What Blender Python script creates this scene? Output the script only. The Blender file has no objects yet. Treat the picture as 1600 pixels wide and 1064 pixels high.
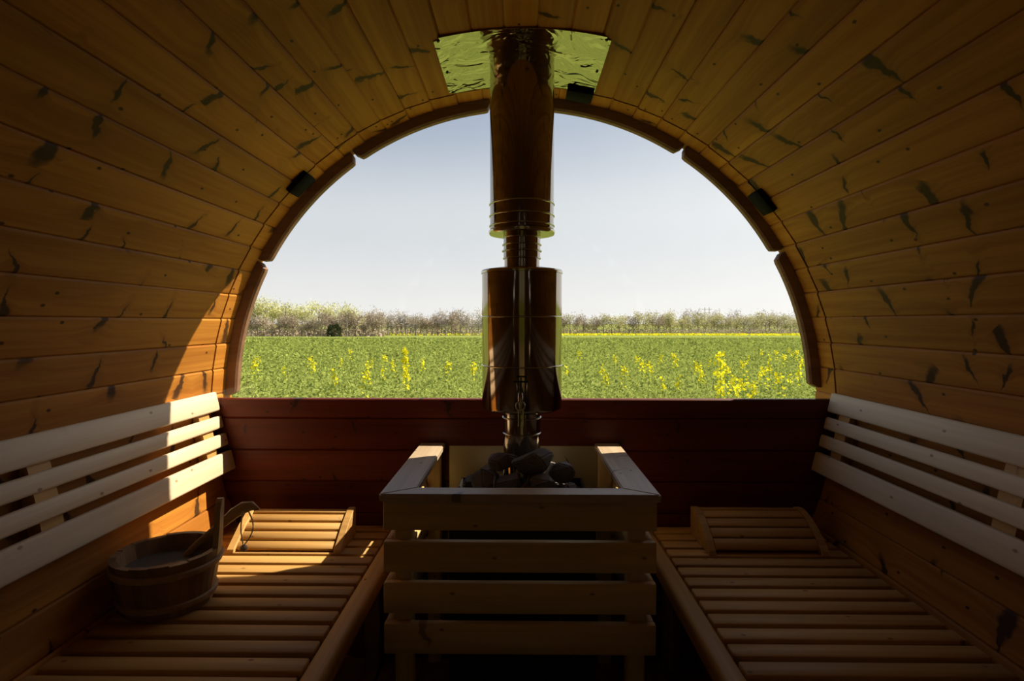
import bpy, bmesh, math, random
import numpy as np
from mathutils import Matrix, Vector

random.seed(7)
rng = np.random.default_rng(11)
S = bpy.context.scene
COL = S.collection
PI = math.pi

# ------------------------------------------------------------------ camera
R = 0.97            # inner radius of the barrel
ZB = 0.80           # height of the barrel axis above the deck
YW = 1.785          # plane of the window / back wall
F_PX = 900.0
CAM = Vector((-0.006, 0.0, 1.05))
pitch = math.atan((532 - 503) / F_PX)
yaw = math.atan((812 - 800) / F_PX)
cd = bpy.data.cameras.new('camera')
cd.sensor_width = 36.0
cd.lens = F_PX * 36.0 / 1600.0
cd.clip_start = 0.02
cd.clip_end = 8000
cam = bpy.data.objects.new('camera', cd)
cam.location = CAM
cam.rotation_euler = (PI / 2 - pitch, 0, yaw)
COL.objects.link(cam)
S.camera = cam

# ------------------------------------------------------------------ world, sun, exposure
SUN_DIR = Vector((2.1, 1.0, 2.5)).normalized()      # towards the sun
w = bpy.data.worlds.new('sky')
S.world = w
w.use_nodes = True
nt = w.node_tree
nt.nodes.clear()
wo = nt.nodes.new('ShaderNodeOutputWorld')
bg = nt.nodes.new('ShaderNodeBackground')
tc = nt.nodes.new('ShaderNodeTexCoord')
sep = nt.nodes.new('ShaderNodeSeparateXYZ')
ramp = nt.nodes.new('ShaderNodeValToRGB')
nt.links.new(tc.outputs['Generated'], sep.inputs[0])
nt.links.new(sep.outputs[2], ramp.inputs[0])
cr = ramp.color_ramp
cr.interpolation = 'EASE'
cr.elements[0].position = 0.0
cr.elements[0].color = (0.96, 0.945, 0.92, 1)
cr.elements[1].position = 1.0
cr.elements[1].color = (0.12, 0.21, 0.40, 1)
e = cr.elements.new(0.16); e.color = (0.75, 0.785, 0.825, 1)
e = cr.elements.new(0.36); e.color = (0.355, 0.435, 0.58, 1)
dot = nt.nodes.new('ShaderNodeVectorMath'); dot.operation = 'DOT_PRODUCT'
dot.inputs[1].default_value = SUN_DIR
nt.links.new(tc.outputs['Generated'], dot.inputs[0])
mx = nt.nodes.new('ShaderNodeMath'); mx.operation = 'MAXIMUM'; mx.inputs[1].default_value = 0
nt.links.new(dot.outputs['Value'], mx.inputs[0])
pw = nt.nodes.new('ShaderNodeMath'); pw.operation = 'POWER'; pw.inputs[1].default_value = 3.0
nt.links.new(mx.outputs[0], pw.inputs[0])
glow = nt.nodes.new('ShaderNodeMix'); glow.data_type = 'RGBA'; glow.blend_type = 'ADD'
glow.inputs['B'].default_value = (0.75, 0.70, 0.62, 1)
nt.links.new(pw.outputs[0], glow.inputs['Factor'])
nt.links.new(ramp.outputs[0], glow.inputs['A'])
nt.links.new(glow.outputs['Result'], bg.inputs[0])
bg.inputs[1].default_value = 1.0
nt.links.new(bg.outputs[0], wo.inputs[0])

sd = bpy.data.lights.new('sun', 'SUN')
sd.energy = 12.0
sd.angle = math.radians(0.55)
sd.color = (1.0, 0.865, 0.66)
sun = bpy.data.objects.new('sun', sd)
sun.rotation_euler = SUN_DIR.to_track_quat('Z', 'Y').to_euler()
sun.location = (20, 10, 20)
COL.objects.link(sun)

vs = S.view_settings
S.display_settings.display_device = 'sRGB'
vs.view_transform = 'Standard'
vs.look = 'None'
vs.exposure = 0.0
vs.gamma = 1.0
vs.use_curve_mapping = False
S.cycles.max_bounces = 12
S.cycles.diffuse_bounces = 6
S.cycles.glossy_bounces = 6
S.cycles.transparent_max_bounces = 16

# ------------------------------------------------------------------ material helpers
class NT:
    def __init__(self, name):
        self.m = bpy.data.materials.new(name)
        self.m.use_nodes = True
        self.t = self.m.node_tree
        self.b = self.t.nodes['Principled BSDF']
        self.out = self.t.nodes['Material Output']
    def n(self, kind, **kw):
        nd = self.t.nodes.new(kind)
        for k, v in kw.items():
            setattr(nd, k, v)
        return nd
    def link(self, a, b):
        self.t.links.new(a, b)
    def put(self, sock, v):
        if hasattr(v, 'links') or isinstance(v, bpy.types.NodeSocket):
            self.link(v, sock)
        else:
            sock.default_value = v
    def math(self, op, a, b=None, c=None, clamp=False):
        nd = self.n('ShaderNodeMath', operation=op, use_clamp=clamp)
        self.put(nd.inputs[0], a)
        if b is not None: self.put(nd.inputs[1], b)
        if c is not None: self.put(nd.inputs[2], c)
        return nd.outputs[0]
    def comb(self, x, y, z):
        nd = self.n('ShaderNodeCombineXYZ')
        self.put(nd.inputs[0], x); self.put(nd.inputs[1], y); self.put(nd.inputs[2], z)
        return nd.outputs[0]
    def sep(self, v):
        nd = self.n('ShaderNodeSeparateXYZ'); self.link(v, nd.inputs[0])
        return nd.outputs
    def noise(self, vec, scale=1.0, detail=3.0, rough=0.5, dist=0.0):
        nd = self.n('ShaderNodeTexNoise')
        self.link(vec, nd.inputs['Vector'])
        nd.inputs['Scale'].default_value = scale
        nd.inputs['Detail'].default_value = detail
        nd.inputs['Roughness'].default_value = rough
        nd.inputs['Distortion'].default_value = dist
        return nd.outputs['Fac']
    def maprange(self, v, a, b, c, d, smooth=True):
        nd = self.n('ShaderNodeMapRange')
        nd.interpolation_type = 'SMOOTHSTEP' if smooth else 'LINEAR'
        self.put(nd.inputs['Value'], v)
        for k, x in zip(('From Min', 'From Max', 'To Min', 'To Max'), (a, b, c, d)):
            nd.inputs[k].default_value = x
        return nd.outputs[0]
    def mix(self, f, a, b, blend='MIX'):
        nd = self.n('ShaderNodeMix', data_type='RGBA', blend_type=blend)
        self.put(nd.inputs['Factor'], f)
        for s, v in (('A', a), ('B', b)):
            if isinstance(v, tuple): nd.inputs[s].default_value = (*v, 1)
            else: self.link(v, nd.inputs[s])
        return nd.outputs['Result']
    def bump(self, h, strength=0.2, dist=0.002):
        nd = self.n('ShaderNodeBump')
        nd.inputs['Strength'].default_value = strength
        nd.inputs['Distance'].default_value = dist
        self.link(h, nd.inputs['Height'])
        self.link(nd.outputs[0], self.b.inputs['Normal'])

def wood(name, light, dark, knot=None, ku=4.0, kv=9.0, thresh=0.25, rough=0.6, kscale=1.0, vary=0.22, grain=95, spec=0.3):
    """wood with its grain along the local X axis; knots are spikes that cross the board"""
    m = NT(name)
    tcn = m.n('ShaderNodeTexCoord')
    oi = m.n('ShaderNodeObjectInfo')
    rnd = oi.outputs['Random']
    x, y, z = m.sep(tcn.outputs['Object'])
    u = m.math('MULTIPLY_ADD', rnd, 37.7, x)
    off = m.math('MULTIPLY', rnd, 91.3)
    v = y
    if knot:
        px = m.math('MULTIPLY', u, ku)
        py = m.math('MULTIPLY_ADD', y, kv, off)
        p = m.comb(px, py, 0.0)
        vo = m.n('ShaderNodeTexVoronoi', voronoi_dimensions='2D')
        vo.inputs['Scale'].default_value = 1.0
        vo.inputs['Randomness'].default_value = 0.95
        m.link(p, vo.inputs['Vector'])
        qx, qy, _ = m.sep(vo.outputs['Position'])
        du = m.math('DIVIDE', m.math('SUBTRACT', px, qx), ku)
        dv = m.math('DIVIDE', m.math('SUBTRACT', py, qy), kv)
        cs = m.n('ShaderNodeSeparateColor'); m.link(vo.outputs['Color'], cs.inputs[0])
        shear = m.math('MULTIPLY', m.math('SUBTRACT', cs.outputs[0], 0.5), 1.7)
        wob = m.math('MULTIPLY', m.math('SUBTRACT', m.noise(m.comb(u, m.math('ADD', y, off), 0.0), 38, 2), 0.5), 0.035)
        d1 = m.math('ADD', m.math('MULTIPLY_ADD', shear, dv, du), wob)
        # the spike is broad at one end and narrows to the other
        taper = m.math('MAXIMUM', m.math('MULTIPLY_ADD', dv, 0.18, 0.0085), 0.0036)
        e1 = m.math('DIVIDE', d1, taper)
        e2 = m.math('DIVIDE', dv, 0.038)
        ee = m.math('SQRT', m.math('ADD', m.math('MULTIPLY', e1, e1), m.math('MULTIPLY', e2, e2)))
        size = m.math('MULTIPLY_ADD', cs.outputs[1], 1.0 * kscale, 0.45 * kscale)
        ee = m.math('DIVIDE', ee, size)
        on = m.math('GREATER_THAN', cs.outputs[2], thresh)
        kmask = m.math('MULTIPLY', m.maprange(ee, 0.55, 1.15, 1.0, 0.0), on)
        halo = m.math('MULTIPLY', m.maprange(ee, 0.6, 4.0, 1.0, 0.0), on)
        v = m.math('MULTIPLY_ADD', halo, 0.010, y)
        # small round pin knots
        vp = m.n('ShaderNodeTexVoronoi', voronoi_dimensions='2D')
        m.link(m.comb(m.math('MULTIPLY', u, 5.2), m.math('MULTIPLY_ADD', y, 9.0, m.math('MULTIPLY', rnd, 53.1)), 0.0), vp.inputs['Vector'])
        vp.inputs['Scale'].default_value = 1.0
        pin = m.maprange(vp.outputs['Distance'], 0.018, 0.04, 1.0, 0.0)
        kmask = m.math('MAXIMUM', kmask, pin)
    rr = m.math('MULTIPLY', rnd, 17.0)
    fine = m.noise(m.comb(m.math('MULTIPLY', u, 2.6), m.math('MULTIPLY', v, grain), m.math('MULTIPLY_ADD', z, grain, rr)), 1.0, 4, 0.6)
    broad = m.noise(m.comb(m.math('MULTIPLY', u, 0.9), m.math('MULTIPLY', v, 22.0), m.math('MULTIPLY_ADD', z, 22.0, rr)), 1.0, 2, 0.5, 0.4)
    g = m.math('ADD', m.math('MULTIPLY', fine, 0.5), m.math('MULTIPLY', broad, 0.6))
    g = m.maprange(g, 0.38, 0.74, 0.0, 1.0)
    col = m.mix(g, light, dark)
    tone = m.math('MULTIPLY_ADD', m.math('FRACT', m.math('MULTIPLY', rnd, 7.31)), vary, 1.0 - vary * 0.6)
    tn = m.n('ShaderNodeVectorMath', operation='SCALE')
    m.link(col, tn.inputs[0]); m.link(tone, tn.inputs['Scale'])
    col = tn.outputs[0]
    if knot:
        col = m.mix(m.math('MULTIPLY', halo, 0.22), col, tuple(0.5 * (a + b) for a, b in zip(dark, knot)))
        col = m.mix(m.math('MULTIPLY', kmask, 0.9), col, knot)
    m.link(col, m.b.inputs['Base Color'])
    m.b.inputs['Roughness'].default_value = rough
    m.b.inputs['Specular IOR Level'].default_value = spec
    m.bump(fine, 0.25, 0.0012)
    return m.m

def plain(name, col, rough=0.6, metal=0.0, var=0.0, scale=20.0, bump=0.0, spec=0.4):
    m = NT(name)
    m.b.inputs['Roughness'].default_value = rough
    m.b.inputs['Metallic'].default_value = metal
    m.b.inputs['Specular IOR Level'].default_value = spec
    tcn = m.n('ShaderNodeTexCoord')
    nz = m.noise(tcn.outputs['Object'], scale, 4, 0.6)
    a = tuple(c * (1 - var) for c in col); b = tuple(min(1, c * (1 + var)) for c in col)
    m.link(m.mix(nz, a, b), m.b.inputs['Base Color'])
    if bump: m.bump(nz, bump, 0.003)
    return m.m

M = {}
M['stave'] = wood('thermally_stained_spruce', (0.47, 0.198, 0.030), (0.325, 0.116, 0.014), (0.030, 0.012, 0.005), 4.6, 8.5, 0.30, rough=0.58, kscale=1.2, spec=0.14)
M['bench'] = wood('bench_alder', (0.60, 0.355, 0.115), (0.44, 0.235, 0.068), (0.22, 0.10, 0.035), 2.0, 5.0, 0.85, rough=0.55, vary=0.3)
M['back'] = wood('backrest_aspen', (0.74, 0.60, 0.42), (0.64, 0.49, 0.32), (0.3, 0.19, 0.1), 1.5, 5.0, 0.92, rough=0.55, vary=0.1)
M['guard'] = wood('guard_wood', (0.72, 0.52, 0.235), (0.56, 0.38, 0.15), (0.26, 0.15, 0.07), 2.4, 6.0, 0.93, rough=0.5, vary=0.15)
M['rail'] = wood('worn_rail_wood', (0.58, 0.45, 0.31), (0.42, 0.31, 0.20), (0.12, 0.07, 0.04), 4.0, 9.0, 0.6, rough=0.42, vary=0.1, spec=0.5)
M['redwall'] = wood('red_stained_spruce', (0.135, 0.020, 0.005), (0.08, 0.010, 0.0025), (0.02, 0.005, 0.003), 3.0, 7.0, 0.65, rough=0.45)
M['trim'] = wood('dark_stained_trim', (0.24, 0.125, 0.072), (0.15, 0.075, 0.042), None, rough=0.6)
M['bucket'] = wood('bucket_pine', (0.28, 0.165, 0.08), (0.17, 0.095, 0.042), None, rough=0.6, vary=0.5, grain=140)
M['band'] = wood('bucket_band', (0.42, 0.29, 0.17), (0.30, 0.19, 0.10), None, rough=0.55)
M['ladle'] = wood('ladle_wood', (0.55, 0.38, 0.20), (0.42, 0.27, 0.13), None, rough=0.5)
M['deck'] = wood('deck_wood', (0.26, 0.15, 0.07), (0.17, 0.09, 0.04), None, rough=0.7)
M['steel'] = plain('polished_stainless', (0.34, 0.295, 0.24), 0.09, 1.0, 0.06, 6.0)
M['steel_seam'] = plain('stainless_bead', (0.50, 0.46, 0.38), 0.16, 1.0, 0.05, 10.0)
M['blackmetal'] = plain('black_stove_enamel', (0.018, 0.017, 0.016), 0.45, 0.3, 0.2, 30)
M['rubber'] = plain('black_rubber', (0.006, 0.0055, 0.006), 0.8, 0.0, 0.2, 40, spec=0.08)
M['screw'] = plain('dark_screw', (0.05, 0.045, 0.04), 0.4, 0.8)
M['shield'] = plain('brushed_steel_sheet', (0.60, 0.50, 0.31), 0.40, 0.75, 0.12, 3.0)
M['stone'] = plain('dark_sauna_stone', (0.15, 0.135, 0.125), 0.75, 0.0, 0.45, 18, 0.6)
M['paper_stone'] = plain('brown_sauna_stone', (0.16, 0.10, 0.06), 0.8, 0.0, 0.4, 18, 0.6)
M['cord'] = plain('white_cord', (0.80, 0.72, 0.64), 0.8)
M['water'] = plain('dark_water', (0.10, 0.09, 0.08), 0.08, 0.0, 0.1)

# thin mirror sheet with dents and waves
m = NT('wavy_mirror_sheet')
m.b.inputs['Metallic'].default_value = 1.0
m.b.inputs['Roughness'].default_value = 0.06
m.b.inputs['Base Color'].default_value = (0.55, 0.54, 0.40, 1)
tcn = m.n('ShaderNodeTexCoord')
nz = m.noise(tcn.outputs['Object'], 11.0, 2.0, 0.45, 1.6)
m.bump(nz, 0.42, 0.03)
M['mirror'] = m.m

# clear pane: mostly transparent with fresnel reflection and a trace of dust
def glass(name, tint, dust=0.012):
    m = NT(name)
    tr = m.n('ShaderNodeBsdfTransparent'); tr.inputs[0].default_value = (*tint, 1)
    gl = m.n('ShaderNodeBsdfGlossy'); gl.inputs['Roughness'].default_value = 0.01
    df = m.n('ShaderNodeBsdfDiffuse'); df.inputs[0].default_value = (0.8, 0.8, 0.76, 1)
    tcn = m.n('ShaderNodeTexCoord')
    dn = m.math('MULTIPLY', m.maprange(m.noise(tcn.outputs['Object'], 6.0, 5, 0.65), 0.35, 0.75, 0.2, 1.0), dust)
    lw = m.n('ShaderNodeLayerWeight')
    fr = m.math('MULTIPLY_ADD', m.math('POWER', lw.outputs['Facing'], 5.0), 0.35, 0.015)
    s1 = m.n('ShaderNodeMixShader'); s2 = m.n('ShaderNodeMixShader')
    m.link(fr, s1.inputs[0]); m.link(tr.outputs[0], s1.inputs[1]); m.link(gl.outputs[0], s1.inputs[2])
    m.link(dn, s2.inputs[0]); m.link(s1.outputs[0], s2.inputs[1]); m.link(df.outputs[0], s2.inputs[2])
    m.link(s2.outputs[0], m.out.inputs['Surface'])
    return m.m
M['glass'] = glass('clear_glass', (0.97, 0.975, 0.97))
M['tinted'] = glass('dimming_tinted_glass', (0.36, 0.33, 0.25), 0.0)  # bronze tint added to dim daylight through the unseen door

def leafy(name, col, var=0.35, trans=0.35, scale=3.0):
    m = NT(name)
    geo = m.n('ShaderNodeNewGeometry')
    oi = m.n('ShaderNodeObjectInfo')
    r = geo.outputs['Random Per Island']
    a = tuple(c * (1 - var) for c in col); b = tuple(min(1, c * (1 + var)) for c in col)
    c = m.mix(r, a, b)
    hs = m.n('ShaderNodeVectorMath', operation='SCALE'); m.link(c, hs.inputs[0])
    m.link(m.math('MULTIPLY_ADD', oi.outputs['Random'], 0.35, 0.82), hs.inputs['Scale'])
    df = m.n('ShaderNodeBsdfDiffuse'); tl = m.n('ShaderNodeBsdfTranslucent')
    m.link(hs.outputs[0], df.inputs[0]); m.link(hs.outputs[0], tl.inputs[0])
    mxs = m.n('ShaderNodeMixShader'); mxs.inputs[0].default_value = trans
    m.link(df.outputs[0], mxs.inputs[1]); m.link(tl.outputs[0], mxs.inputs[2])
    m.link(mxs.outputs[0], m.out.inputs['Surface'])
    return m.m
M['crop'] = leafy('rapeseed_leaves', (0.272, 0.325, 0.082), 0.30)
M['bloom'] = leafy('yellow_blossom', (0.76, 0.70, 0.03), 0.2, 0.3)
M['stalk'] = leafy('green_stalk', (0.30, 0.42, 0.07), 0.2, 0.1)
M['leaf_spring'] = leafy('hazed_spring_leaves', (0.56, 0.56, 0.26), 0.3)  # far foliage colours, twigs too, are paled to carry distance haze
M['leaf_olive'] = leafy('hazed_olive_leaves', (0.42, 0.40, 0.21), 0.3)
M['leaf_brown'] = leafy('hazed_bare_twigs', (0.38, 0.315, 0.25), 0.3, 0.1)
M['leaf_dark'] = leafy('dark_evergreen', (0.045, 0.06, 0.028), 0.3, 0.1)
M['leaf_pale'] = leafy('hazed_pale_twigs', (0.50, 0.46, 0.43), 0.3, 0.1)
M['bark'] = plain('grey_brown_bark', (0.26, 0.20, 0.15), 0.9, 0, 0.3, 5)
M['pale_bark'] = plain('pale_bark', (0.38, 0.34, 0.29), 0.9, 0, 0.2, 5)
M['pole'] = plain('weathered_steel', (0.35, 0.33, 0.31), 0.7, 0.2, 0.1)
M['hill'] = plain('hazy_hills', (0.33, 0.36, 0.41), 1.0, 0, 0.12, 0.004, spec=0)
m = NT('field_green')
tcn = m.n('ShaderNodeTexCoord')
n1 = m.noise(tcn.outputs['Object'], 0.05, 4, 0.6)
n2 = m.noise(tcn.outputs['Object'], 2.5, 5, 0.7)
gx, gy, gz = m.sep(tcn.outputs['Object'])
c = m.mix(m.math('ADD', m.math('MULTIPLY', n1, 0.5), m.math('MULTIPLY', n2, 0.6)), (0.14, 0.178, 0.042), (0.205, 0.235, 0.068))
m.link(c, m.b.inputs['Base Color'])
m.b.inputs['Roughness'].default_value = 1.0
m.b.inputs['Specular IOR Level'].default_value = 0.0
M['field'] = m.m

# ------------------------------------------------------------------ object helpers
WM = {}     # world matrix of each object, to parent without depsgraph updates
def setp(o, label=None, cat=None, group=None, kind=None):
    if label: o['label'] = label
    if cat: o['category'] = cat
    if group: o['group'] = group
    if kind: o['kind'] = kind
    return o

def add(name, mesh, mat=None, parent=None, W=None):
    o = bpy.data.objects.new(name, mesh)
    COL.objects.link(o)
    if mat is not None and mesh is not None and len(mesh.materials) == 0:
        mesh.materials.append(mat)
    W = W.copy() if W is not None else Matrix.Identity(4)
    WM[o] = W
    if parent is not None:
        o.parent = parent
        o.matrix_basis = WM[parent].inverted() @ W
    else:
        o.matrix_basis = W
    return o

def empty(name, loc, label=None, cat=None, group=None, kind=None):
    o = add(name, None, W=Matrix.Translation(Vector(loc)))
    o.empty_display_size = 0.05
    return setp(o, label, cat, group, kind)

def T(x, y, z): return Matrix.Translation(Vector((x, y, z)))

_cache = {}
def bm_mesh(bm, name, smooth=False):
    me = bpy.data.meshes.new(name)
    bm.normal_update()
    bm.to_mesh(me); bm.free()
    if smooth:
        for p in me.polygons: p.use_smooth = True
    return me

def smooth_auto(me, angle=40):
    for p in me.polygons: p.use_smooth = True
    try:
        me.set_sharp_from_angle(angle=math.radians(angle))
    except Exception:
        pass
    return me

def box_mesh(l, wd, t, bev, seg, matname):
    key = (round(l, 4), round(wd, 4), round(t, 4), round(bev, 4), seg, matname)
    if key in _cache: return _cache[key]
    bm = bmesh.new()
    bmesh.ops.create_cube(bm, size=1.0)
    for v in bm.verts: v.co = Vector((v.co.x * l, v.co.y * wd, v.co.z * t))
    if bev > 0:
        bmesh.ops.bevel(bm, geom=list(bm.edges), offset=bev, segments=seg, affect='EDGES', profile=0.5)
    me = bm_mesh(bm, 'board')
    if bev > 0: smooth_auto(me, 50)
    _cache[key] = me
    return me

def board(name, mat, p0, p1, wdir, wd, t, parent=None, bev=0.002, seg=1):
    p0, p1 = Vector(p0), Vector(p1)
    X = (p1 - p0); l = X.length; X.normalize()
    Y = Vector(wdir); Y = (Y - X * Y.dot(X)).normalized()
    Z = X.cross(Y)
    W = Matrix((X, Y, Z)).transposed().to_4x4()
    W.translation = (p0 + p1) / 2
    return add(name, box_mesh(l, wd, t, bev, seg, mat.name), mat, parent, W)

def lathe_mesh(profile, seg=48, name='lathe', closed=False):
    """profile: list of (r, z); axis Z"""
    bm = bmesh.new()
    rings = []
    for r, z in profile:
        if r < 1e-6:
            rings.append([bm.verts.new((0, 0, z))])
        else:
            rings.append([bm.verts.new((r * math.cos(2 * PI * i / seg), r * math.sin(2 * PI * i / seg), z)) for i in range(seg)])
    for a, b in zip(rings[:-1], rings[1:]):
        for i in range(seg):
            j = (i + 1) % seg
            if len(a) == 1 and len(b) == 1: continue
            if len(a) == 1: bm.faces.new((a[0], b[j], b[i]))
            elif len(b) == 1: bm.faces.new((a[i], a[j], b[0]))
            else: bm.faces.new((a[i], a[j], b[j], b[i]))
    bmesh.ops.recalc_face_normals(bm, faces=list(bm.faces))
    return smooth_auto(bm_mesh(bm, name), 35)

def ring_mesh(rad, tube, seg=48, tseg=8):
    prof = [(rad + tube * math.cos(2 * PI * k / tseg), tube * math.sin(2 * PI * k / tseg)) for k in range(tseg + 1)]
    bm = bmesh.new()
    rows = []
    for i in range(seg):
        a = 2 * PI * i / seg
        rows.append([bm.verts.new((r * math.cos(a), r * math.sin(a), z)) for r, z in prof[:-1]])
    for i in range(seg):
        j = (i + 1) % seg
        for k in range(tseg):
            l = (k + 1) % tseg
            bm.faces.new((rows[i][k], rows[j][k], rows[j][l], rows[i][l]))
    bmesh.ops.recalc_face_normals(bm, faces=list(bm.faces))
    return bm_mesh(bm, 'ring', True)

def tube_mesh(pts, rads, seg=10, flat=1.0, name='tube'):
    """swept tube through pts; rads per point; flat squashes the local second axis"""
    pts = [Vector(p) for p in pts]
    if not hasattr(rads, '__len__'): rads = [rads] * len(pts)
    bm = bmesh.new(); rows = []
    ref = Vector((0, 0, 1))
    if abs((pts[-1] - pts[0]).normalized().dot(ref)) > 0.95: ref = Vector((0, 1, 0))
    for i, p in enumerate(pts):
        t = (pts[min(i + 1, len(pts) - 1)] - pts[max(i - 1, 0)]).normalized()
        a = t.cross(ref).normalized(); b = a.cross(t).normalized()
        rows.append([bm.verts.new(p + a * (rads[i] * flat * math.cos(2 * PI * k / seg)) + b * (rads[i] * math.sin(2 * PI * k / seg))) for k in range(seg)])
    for a, b in zip(rows[:-1], rows[1:]):
        for k in range(seg):
            l = (k + 1) % seg
            bm.faces.new((a[k], a[l], b[l], b[k]))
    bm.faces.new(rows[0]); bm.faces.new(list(reversed(rows[-1])))
    bmesh.ops.recalc_face_normals(bm, faces=list(bm.faces))
    return smooth_auto(bm_mesh(bm, name), 45)

def prism_mesh(poly, x0, x1, name='prism', bev=0.0):
    """poly in (y, z), extruded along x"""
    bm = bmesh.new()
    a = [bm.verts.new((x0, y, z)) for y, z in poly]
    b = [bm.verts.new((x1, y, z)) for y, z in poly]
    n = len(poly)
    bm.faces.new(a); bm.faces.new(list(reversed(b)))
    for i in range(n):
        j = (i + 1) % n
        bm.faces.new((a[i], b[i], b[j], a[j]))
    bmesh.ops.recalc_face_normals(bm, faces=list(bm.faces))
    if bev: bmesh.ops.bevel(bm, geom=list(bm.edges), offset=bev, segments=1, affect='EDGES')
    return bm_mesh(bm, name)

# ------------------------------------------------------------------ barrel shell: 75 staves
Y_FRONT = -0.62
Y_END = 1.908
NST = 75
STEP = 2 * PI / NST
HALF = STEP / 2

def stave_mesh():
    """local X along the barrel, local Y tangential, local Z outward; origin on the inner face at the middle"""
    l0, l1 = Y_FRONT - 0.02, Y_END
    mid = 0.5 * (l0 + l1)
    gy = YW
    def section(z0, ch):
        w0 = (R + z0) * math.tan(HALF); w1 = (R + 0.040) * math.tan(HALF)
        if ch:
            wc = (R + z0 + 0.0030) * math.tan(HALF)
            return [(-wc, z0 + 0.0030), (-w0 + 0.0045, z0), (w0 - 0.0045, z0), (wc, z0 + 0.0030), (w1, 0.040), (-w1, 0.040)]
        return [(-w0, z0), (w0, z0), (w1, 0.040), (-w1, 0.040)]
    bm = bmesh.new()
    def seg(a, b, sec):
        A = [bm.verts.new((a - mid, y, z)) for y, z in sec]
        B = [bm.verts.new((b - mid, y, z)) for y, z in sec]
        n = len(sec)
        bm.faces.new(A); bm.faces.new(list(reversed(B)))
        for i in range(n):
            j = (i + 1) % n
            bm.faces.new((A[i], B[i], B[j], A[j]))
    g = 0.0045
    seg(l0, gy - g, section(0, True))
    seg(gy - g, gy + g, section(0.014, False))
    seg(gy + g, l1, section(0, True))
    bmesh.ops.recalc_face_normals(bm, faces=list(bm.faces))
    return bm_mesh(bm, 'stave'), mid

st_me, st_mid = stave_mesh()
st_me.materials.append(M['stave'])
wl = empty('wall_left', (-R, 0.6, ZB), kind='structure')
wr = empty('wall_right', (R, 0.6, ZB), kind='structure')
ce = empty('ceiling', (0, 0.6, ZB + R), kind='structure')
setp(wl, 'left curved side of the barrel, orange knotty pine staves', 'wall')
setp(wr, 'right curved side of the barrel, shaded knotty pine staves', 'wall')
setp(ce, 'barrel-vaulted ceiling of knotty pine staves above the window', 'ceiling')
OFF = math.radians(5.85)
FLUE = (0.0, 1.60)
FR = 0.088
for k in range(NST):
    a = PI - (OFF + (k + 0.5) * STEP)           # angle from +X, counter-clockwise; first stave on the left
    a = (a + 2 * PI) % (2 * PI)
    dr = random.uniform(-0.0012, 0.0012)
    out = Vector((math.cos(a), 0, math.sin(a)))
    X = Vector((0, 1, 0)); Z = out; Y = Z.cross(X)
    W = Matrix((X, Y, Z)).transposed().to_4x4()
    up_sign = 1.0 if Y.z > 0.15 else (-1.0 if Y.z < -0.15 else random.choice((-1, 1)) * 0.5)
    W = W @ Matrix.Rotation(-up_sign * math.radians(random.uniform(1.3, 2.2)), 4, 'X')
    W.translation = Vector((0, st_mid, ZB)) + out * (R + dr)
    deg = math.degrees(a)
    par = ce if 45 < deg < 135 else (wl if 135 <= deg < 270 else wr)
    add('stave', st_me, None, par, W)

# deck
fl = empty('floor', (0, 0.5, 0), 'dark wooden floor deck between the two benches', 'floor', kind='structure')
for i in range(9):
    x = -0.49 + i * 0.1225
    board('floor_plank', M['deck'], (x, Y_FRONT + 0.01, -0.012), (x, YW - 0.02, -0.012), (1, 0, 0), 0.116, 0.024, fl, 0.002)

# back wall below the window
zs = [0.811, 0.750, 0.649, 0.550, 0.450, 0.351, 0.252, 0.153, 0.054, -0.045, -0.13]
wb = empty('wall_back', (0, YW, 0), 'dark red-stained plank wall below the window', 'wall', kind='structure')
for z1, z0 in zip(zs[:-1], zs[1:]):
    zm = (z0 + z1) / 2
    zl = [z0 + (z1 - z0) * q / 4 for q in range(5)]
    hw = [math.sqrt((R + 0.012) ** 2 - (z - ZB) ** 2) for z in zl]
    outline = [(h_, z - zm) for h_, z in zip(hw, zl)] + [(-h_, z - zm) for h_, z in reversed(list(zip(hw, zl)))]
    bm = bmesh.new()
    A = [bm.verts.new((x, z, 0.012)) for x, z in outline]
    B = [bm.verts.new((x, z, -0.012)) for x, z in outline]
    fa = bm.faces.new(A); bm.faces.new(list(reversed(B)))
    for i in range(len(A)):
        j = (i + 1) % len(A)
        bm.faces.new((A[i], B[i], B[j], A[j]))
    bmesh.ops.recalc_face_normals(bm, faces=list(bm.faces))
    le = [e_ for e_ in bm.edges if abs(e_.verts[0].co.x - e_.verts[1].co.x) > 0.5]
    bmesh.ops.bevel(bm, geom=le, offset=0.004, segments=1, affect='EDGES')
    # local X across the wall, Y up, Z towards the room
    add('wall_plank', bm_mesh(bm, 'wall_plank'), M['redwall'], wb, Matrix(((1, 0, 0, 0), (0, 0, -1, YW + 0.012), (0, 1, 0, zm), (0, 0, 0, 1))))

# front wall behind the camera with a glazed door
wf = empty('wall_front', (0, Y_FRONT, 0), 'plank wall with the entrance door', 'wall', kind='structure')
for i in range(18):
    x0 = -0.945 + i * 0.105; x1 = x0 + 0.105; xm = (x0 + x1) / 2
    top = ZB + math.sqrt(max(0.0, (R + 0.012) ** 2 - max(abs(x0), abs(x1)) ** 2)); bot = 2 * ZB - top
    if top - bot < 0.1: continue
    if abs(xm) < 0.33:
        board('wall_plank', M['stave'], (xm, Y_FRONT, 1.62), (xm, Y_FRONT, top), (1, 0, 0), 0.104, 0.03, wf, 0.003)
        board('wall_plank', M['stave'], (xm, Y_FRONT, bot), (xm, Y_FRONT, 0.0), (1, 0, 0), 0.104, 0.03, wf, 0.003)
    else:
        board('wall_plank', M['stave'], (xm, Y_FRONT, bot), (xm, Y_FRONT, top), (1, 0, 0), 0.104, 0.03, wf, 0.003)
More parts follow.
